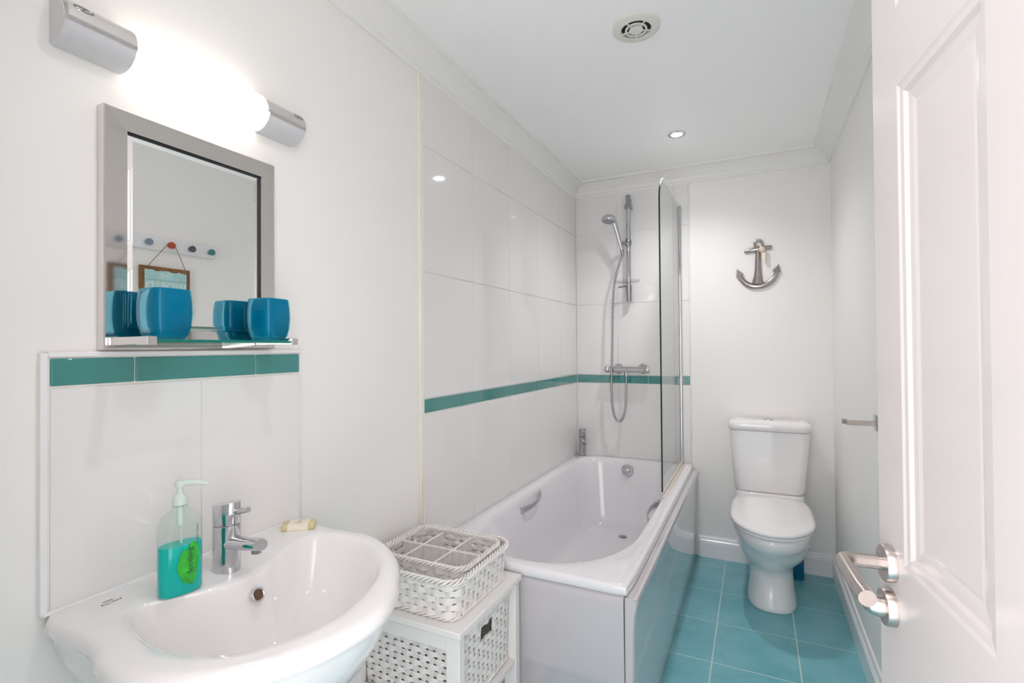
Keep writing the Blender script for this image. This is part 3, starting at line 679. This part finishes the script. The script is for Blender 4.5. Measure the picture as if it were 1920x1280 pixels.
clid = wp(MB().loft([cis(.184, 2.846, .7495), cis(.188, 2.839, .755), cis(.189, 2.838, .778), cis(.186, 2.842, .789), cis(.176, 2.853, .796), cis(.15, 2.88, .800)]), 'cistern_lid', ceramic, to, ang=60)
MB().loft([oval(TX, 2.94, .7995, .024, .024), oval(TX, 2.94, .804, .024, .024), oval(TX, 2.94, .8055, .021, .021)]).build('flush_button', chrome, clid, ang=40)
MB().box((TX-.001, 2.92, .8055), (TX+.001, 2.96, .8062)).build('button_split', dark, clid)

# cleaner bottle behind the toilet
cb = empty('cleaner_bottle', (1.196, 2.935, 0), 'dark blue toilet cleaner bottle standing behind the toilet', 'bottle')
MB().loft([[(p[0], p[1], p[2]) for p in rrect(-.034*s_, .034*s_, -.022*s_, .022*s_, .014*s_, z)] for s_, z in ((.9, .0006), (1, .006), (1, .12), (.9, .15), (.5, .19), (.38, .20))]).build('bottle_body', bluep, cb, ang=50)
MB().tube([(0, 0, .2005), (-.004, 0, .225), (-.012, 0, .24)], [.013, .012, .008], 16).build('cap', plasticw, cb)
MB().box((-.002, -.0228, .085), (.020, -.0221, .110)).build('red_badge', redp, cb)
MB().box((.004, -.0228, .118), (.018, -.0221, .145)).build('white_badge', plasticw, cb)
# pipe rosette
pr = MB().lathe([(0, 0), (.017, 0), (.017, -.004), (.012, -.006), (.012, -.010), (.008, -.012), (0, -.012)], (1.262, D-.0003, .135), 'y', 28).build('pipe_cover', plasticw)
tag(pr, 'small round white pipe cap on the back wall above the skirting', 'pipe cover')
# roll holder on right wall
rh = empty('roll_holder', (W, 2.0, .93), 'square chrome holder arm on the right wall just past the door', 'holder')
wp(MB().box((W-.008, 1.978, .905), (W+.0008, 2.022, .953)), 'wall_plate', chromed, rh, bevel=.001)
wp(MB().box((W-.086, 1.993, .918), (W-.008, 2.007, .934)), 'arm', satin, rh, bevel=.001)
wp(MB().box((W-.098, 1.989, .922), (W-.0865, 2.009, .937)), 'arm_end', chromed, rh, bevel=.001)

# ------------------------------------------------------------------ anchor
an = empty('anchor_ornament', (1.04, D, 1.63), 'polished pewter anchor ornament on the back wall above the toilet', 'ornament')
AX, AY = 1.040, D-.0075
def AP(x, z): return (AX+x, AY, 1.628+z)
m = MB()
def flat(pts, r, sc_=.62, n=16):
    mm = MB().tube(pts, r, n); mm.v = [(x, AY+(y-AY)*sc_, z) for x, y, z in mm.v]; m.add(mm.v, mm.f)
flat([AP(.002, .080), AP(.001, .04), AP(0, -.02), AP(-.001, -.07), AP(-.003, -.112)], [.0135, .014, .0155, .020, .030])
flat([AP(-.066, .070), AP(-.060, .0705), AP(0, .080), AP(.062, .083), AP(.068, .083)], [.008, .011, .014, .011, .008])
arm = [AP(-.094, -.050), AP(-.080, -.082), AP(-.055, -.108), AP(-.022, -.121), AP(.020, -.120), AP(.056, -.105), AP(.082, -.075), AP(.094, -.038)]
flat([tuple(v) for v in catmull(arm, 6, False)], [.010+.006*math.sin(PI*i/42) for i in range(43)])
def fluke(tip, base, sd_):
    t, b = Vector(AP(*tip)), Vector(AP(*base)); d = (b-t); n_ = Vector((-d.z, 0, d.x)).normalized()
    q1, q2 = b+n_*.020, b-n_*.020
    P = [t, q1, b+d*.12, q2]
    m.loft([[p+Vector((0, -.010, 0)) if i else p+Vector((0, -.004, 0)) for i, p in enumerate(P)], [p+Vector((0, .008, 0)) for p in P]])
fluke((-.104, -.022), (-.089, -.060), -1); fluke((.100, -.012), (.088, -.050), 1)
wp(m, 'anchor', pewter, an, ang=50)
ringp = [(AX+.003+.019*math.cos(2*PI*k/28), AY, 1.628+.108+.019*math.sin(2*PI*k/28)) for k in range(28)]
wp(MB().tube(ringp, .0062, 12, closed=True), 'ring', pewter, an)
m = MB().sphere((AX+.020, AY-.022, 1.628+.070), .0165, 12).tube([(AX+.010, AY-.012, 1.628+.100), (AX+.016, AY-.020, 1.628+.085), (AX+.020, AY-.022, 1.628+.070), (AX+.022, AY-.018, 1.628+.05), (AX+.024, AY-.018, 1.628+.025)], [.005, .006, .008, .007, .006], 8)
wp(m, 'rope_knot', rope, an)
wp(MB().box((AX+.018, AY-.0255, 1.628+.010), (AX+.036, AY-.025, 1.628+.056)), 'paper_tag', paperm, an)

# ------------------------------------------------------------------ storage unit
cu = empty('storage_unit', (.2, 1.20, 0), 'small white wooden storage stand between basin and bath', 'storage unit')
CX0, CX1, CY0, CY1, CT = .018, .381, 1.030, 1.384, .500
wp(MB().box((CX0, CY0, CT-.016), (CX1, CY1, CT)), 'top', woodw, cu, bevel=.002)
for a in (CX0+.006, CX1-.044):
    for b in (CY0+.006, CY1-.034):
        wp(MB().box((a, b, 0.0005), (a+.038, b+.026, CT-.0165)), 'leg', woodw, cu, bevel=.0015)
for z in (.262, .045):
    wp(MB().box((CX0+.01, CY0+.011, z-.014), (CX1-.009, CY1-.014, z)), 'shelf', woodw, cu, bevel=.001)
for b in (CY0+.008, CY1-.022):
    for z0_, z1_ in ((.446, .4835), (.2625, .288), (.0455, .07)): wp(MB().box((CX0+.045, b, z0_), (CX1-.045, b+.014, z1_)), 'side_rail', woodw, cu, bevel=.001)

# ------------------------------------------------------------------ wicker weaving
def path_rr(x0, x1, y0_, y1_, r):
    segs = []; per = 0
    L1, L2 = x1-x0-2*r, y1_-y0_-2*r; q_ = PI*r/2
    tot = 2*(L1+L2)+4*q_
    def P(s_):
        s_ %= tot
        if s_ < L2: return (x1, y0_+r+s_, 1, 0)
        s_ -= L2
        if s_ < q_: a = s_/r; return (x1-r+r*math.cos(a), y1_-r+r*math.sin(a), math.cos(a), math.sin(a))
        s_ -= q_
        if s_ < L1: return (x1-r-s_, y1_, 0, 1)
        s_ -= L1
        if s_ < q_: a = PI/2+s_/r; return (x0+r+r*math.cos(a), y1_-r+r*math.sin(a), math.cos(a), math.sin(a))
        s_ -= q_
        if s_ < L2: return (x0, y1_-r-s_, -1, 0)
        s_ -= L2
        if s_ < q_: a = PI+s_/r; return (x0+r+r*math.cos(a), y0_+r+r*math.sin(a), math.cos(a), math.sin(a))
        s_ -= q_
        if s_ < L1: return (x0+r+s_, y0_, 0, -1)
        s_ -= L1
        a = 1.5*PI+s_/r; return (x1-r+r*math.cos(a), y0_+r+r*math.sin(a), math.cos(a), math.sin(a))
    return P, tot
def weave(x0, x1, y0_, y1_, r, z0_, z1_, flare, rowh, pitch, A=.0028, hole=None):
    """wickerwork: bundles of flat weavers passing in and out of the upright stakes"""
    m = MB(); P, tot = path_rr(x0, x1, y0_, y1_, r); ns = 2*round(tot/pitch/2); pitch = tot/ns
    if ns % 2: ns += 1
    rows = max(1, round((z1_-z0_)/rowh)); rowh = (z1_-z0_)/rows; SP = 8
    def inhole(p, z): return hole and hole[0] < p[0] < hole[1] and hole[2] < p[1] < hole[3] and hole[4] < z < hole[5]
    for j in range(rows):
        zc = z0_+(j+.5)*rowh; ph = PI*(j % 2); segs = [[]]
        for i in range(ns*SP+1):
            s_ = i*pitch/SP; p = P(s_); off = A*math.sin(PI*s_/pitch+ph)+flare*(zc-z0_)/(z1_-z0_)
            if inhole(p, zc): segs.append([]); continue
            hh = rowh*.53*(.66+.34*abs(math.sin(PI*s_/pitch))); jit = .0006*math.sin(i*.7+j*2.1)
            lp = []
            for q_ in range(9):
                u = -1+2*q_/8; lp.append((off+(.0017 if q_ % 2 else .0006), zc+jit+u*hh))
            lp += [(off-.001, zc+jit+hh*.9), (off-.001, zc+jit-hh*.9)]
            segs[-1].append([(p[0]+p[2]*n_, p[1]+p[3]*n_, z) for n_, z in lp])
        for sg in segs:
            if len(sg) > 2: m.loft(sg, True, True)
    for k in range(ns):
        s0 = (k+.5)*pitch
        for q_ in range(4):
            s_ = s0+(q_-1.5)*.0029; p = P(s_)
            for c, d in (((z0_, z1_),) if not (hole and inhole(p, (hole[4]+hole[5])/2)) else ((z0_, hole[4]), (hole[5], z1_))):
                fo = lambda z: flare*(z-z0_)/(z1_-z0_)
                m.tube([(p[0]+p[2]*fo(c), p[1]+p[3]*fo(c), c), (p[0]+p[2]*fo(d), p[1]+p[3]*fo(d), d)], .00155, 5)
    return m
def braid(x0, x1, y0_, y1_, r, z, rad=.0035, sr_=.0026, pitch=.055, strands=4, zs=1.0):
    m = MB(); P, tot = path_rr(x0, x1, y0_, y1_, r); turns = round(tot/pitch); n = int(tot/.0045)
    for k in range(strands):
        pts = []
        for i in range(n):
            s_ = tot*i/n; p = P(s_); a = 2*PI*(turns*i/n+k/strands)
            pts.append((p[0]+p[2]*rad*math.cos(a), p[1]+p[3]*rad*math.cos(a), z+zs*rad*1.25*math.sin(a)))
        m.tube(pts, sr_, 6, closed=True)
    return m
# lower box in the unit
wb = empty('wicker_drawer_basket', (.2, 1.2, .263), 'white wicker basket with a cut handle hole inside the storage stand', 'basket')
bx = (.050, .352, 1.066, 1.346)
wp(weave(*bx, .022, .268, .470, .006, .0168, .0255, .0030, hole=(.33, .37, 1.170, 1.240, .400, .444)), 'woven_wall', wicker, wb, ang=60)
hx = .3535; wp(MB().tube([(hx, 1.168, .398), (hx+.001, 1.242, .398), (hx+.004, 1.242, .446), (hx+.004, 1.168, .446)], .0035, 8, closed=True), 'handle_hole_edge', wicker, wb)
wp(braid(bx[0]-.005, bx[1]+.005, bx[2]-.005, bx[3]+.005, .024, .4655, .0065, .0032, .05, 5), 'rim', wicker, wb)
wp(braid(*bx, .022, .2715, .0032, .0024, .05, 3), 'base_braid', wicker, wb)
wp(MB().box((bx[0]+.004, bx[2]+.004, .2635), (bx[1]-.004, bx[3]-.004, .268)), 'basket_floor', wicker, wb)
# big shallow basket on top
ob = empty('wicker_tray_basket', (.19, 1.2, CT), 'large shallow white wicker basket on top of the storage stand', 'basket')
bx = (.045, .343, 1.064, 1.354)
wp(weave(*bx, .035, CT+.006, CT+.098, .012, .0178, .0262, .0028), 'woven_wall', wicker, ob, ang=60)
wp(braid(bx[0]-.012, bx[1]+.012, bx[2]-.012, bx[3]+.012, .045, CT+.100, .0052, .0029, .06, 4), 'rim', wicker, ob)
wp(braid(bx[0]-.001, bx[1]+.001, bx[2]-.001, bx[3]+.001, .035, CT+.0065, .0034, .0027, .06, 3), 'base_braid', wicker, ob)
wp(MB().box((bx[0]+.006, bx[2]+.006, CT+.0005), (bx[1]-.006, bx[3]-.006, CT+.005)), 'basket_floor', wicker, ob)
# divided tray inside
ib = empty('wicker_divided_tray', (.19, 1.22, CT+.0052), 'white wicker tray with six compartments inside the larger basket', 'basket')
bx = (.058, .334, 1.118, 1.330); TZ = CT+.0055
wp(weave(*bx, .028, TZ+.003, TZ+.100, .004, .0178, .0262, .0026), 'woven_wall', wicker, ib, ang=60)
wp(braid(bx[0]-.004, bx[1]+.004, bx[2]-.004, bx[3]+.004, .032, TZ+.103, .0046, .0027, .055, 4), 'rim', wicker, ib)
wp(MB().box((bx[0]+.006, bx[2]+.006, TZ), (bx[1]-.006, bx[3]-.006, TZ+.005)), 'tray_floor', wicker, ib)
def divider(a, b):
    m = MB(); a, b = Vector(a), Vector(b); L = (b-a).length; n = int(L/.0043); d = (b-a)/n; nr = Vector((-d.y, d.x, 0)).normalized()
    for i in range(1, n):
        p = a+d*i+nr*(.0008 if i % 2 else -.0008)
        m.tube([(p.x, p.y, TZ+.005), (p.x, p.y, TZ+.097)], .0019, 6)
    for k in range(2):
        pts = [a+d*t*.5+nr*.002*math.cos(t*.9+k*PI)+Vector((0, 0, TZ+.099+.002*math.sin(t*.9+k*PI))) for t in range(2*n+1)]
        m.tube(pts, .0022, 6)
    for z in (.03, .06): m.tube([a+Vector((0, 0, TZ+z))+nr*.001, b+Vector((0, 0, TZ+z))+nr*.001], .0022, 6)
    wp(m, 'divider', wicker, ib)
divider((bx[0]+.004, 1.226, 0), (bx[1]-.004, 1.226, 0)); divider((.136, bx[2]+.004, 0), (.136, bx[3]-.004, 0)); divider((.238, bx[2]+.004, 0), (.238, bx[3]-.004, 0))

# ------------------------------------------------------------------ peg rail and sign on the right wall (seen in the mirror)
pg = empty('peg_rail', (W, 1.35, 1.65), 'white peg rail with coloured round pegs, reflected in the mirror', 'peg rail')
wp(MB().box((W-.014, 1.135, 1.622), (W-.0003, 1.565, 1.684)), 'rail_board', gloss, pg, bevel=.003)
for i, y in enumerate((1.168, 1.260, 1.353, 1.444, 1.536)):
    k = wp(MB().lathe([(.010, 0), (.009, -.010), (.0145, -.014), (.0150, -.020), (.014, -.0225), (0, -.023)], (W-.014, y, 1.650), 'x', 28), 'peg', pegc[i], pg, ang=40)
    k['label'] = ('brown peg', 'blue-grey peg', 'orange peg', 'charcoal peg', 'teal peg')[i]
sn = empty('hanging_sign', (W, 1.336, 1.44), 'aqua painted plank sign reading THE WORLD hanging from the orange peg', 'sign')
SXX = W-.018
wp(MB().box((SXX, 1.232, 1.315), (W-.003, 1.440, 1.549)), 'board', signw, sn, bevel=.001)
m = MB()
for z0_, z1_ in ((1.321, 1.372), (1.3735, 1.429), (1.4305, 1.4895), (1.491, 1.535)):
    lo_ = []; pts = []
    n = 24
    top = [(1.232+.016+(.208-.032)*i/n, z1_-(random.random()*.007 if z1_ > 1.53 else 0)) for i in range(n+1)]
    bot = [(1.232+.016+(.208-.032)*i/n, z0_) for i in range(n+1)][::-1]
    sh = top+bot
    m.loft([[(SXX-.0010, y, z) for y, z in sh], [(SXX+.0002, y, z) for y, z in sh]])
wp(m, 'painted_planks', signp, sn, smooth=False)
text('lettering', 'THE', .026, lett, basis((SXX-.0014, 1.336, 1.512), (0, -1, 0), (0, 0, 1), (-1, 0, 0)), sn, .0003, 1.15)
text('lettering', 'WORLD', .046, lett, basis((SXX-.0014, 1.336, 1.463), (0, -1, 0), (0, 0, 1), (-1, 0, 0)), sn, .0003, 1.0)
wp(MB().tube([(SXX-.004, 1.258, 1.546), (W-.028, 1.342, 1.660), (W-.030, 1.353, 1.6655), (W-.028, 1.364, 1.660), (SXX-.004, 1.418, 1.546)], .0014, 8), 'twine', twine, sn)

# ------------------------------------------------------------------ lights
# added uniform world fill through the doorway; hall left open to brighten the ceiling
w = bpy.data.worlds.new('world'); S.world = w; w.use_nodes = True; nt = w.node_tree
bg = nt.nodes['Background']; bg.inputs["Color"].default_value = (1.0, .945, .95, 1); bg.inputs['Strength'].default_value = WORLD
vs = S.view_settings; vs.view_transform = 'Standard'; vs.look = 'None'; vs.gamma = 1; vs.use_curve_mapping = False; vs.exposure = EXPO
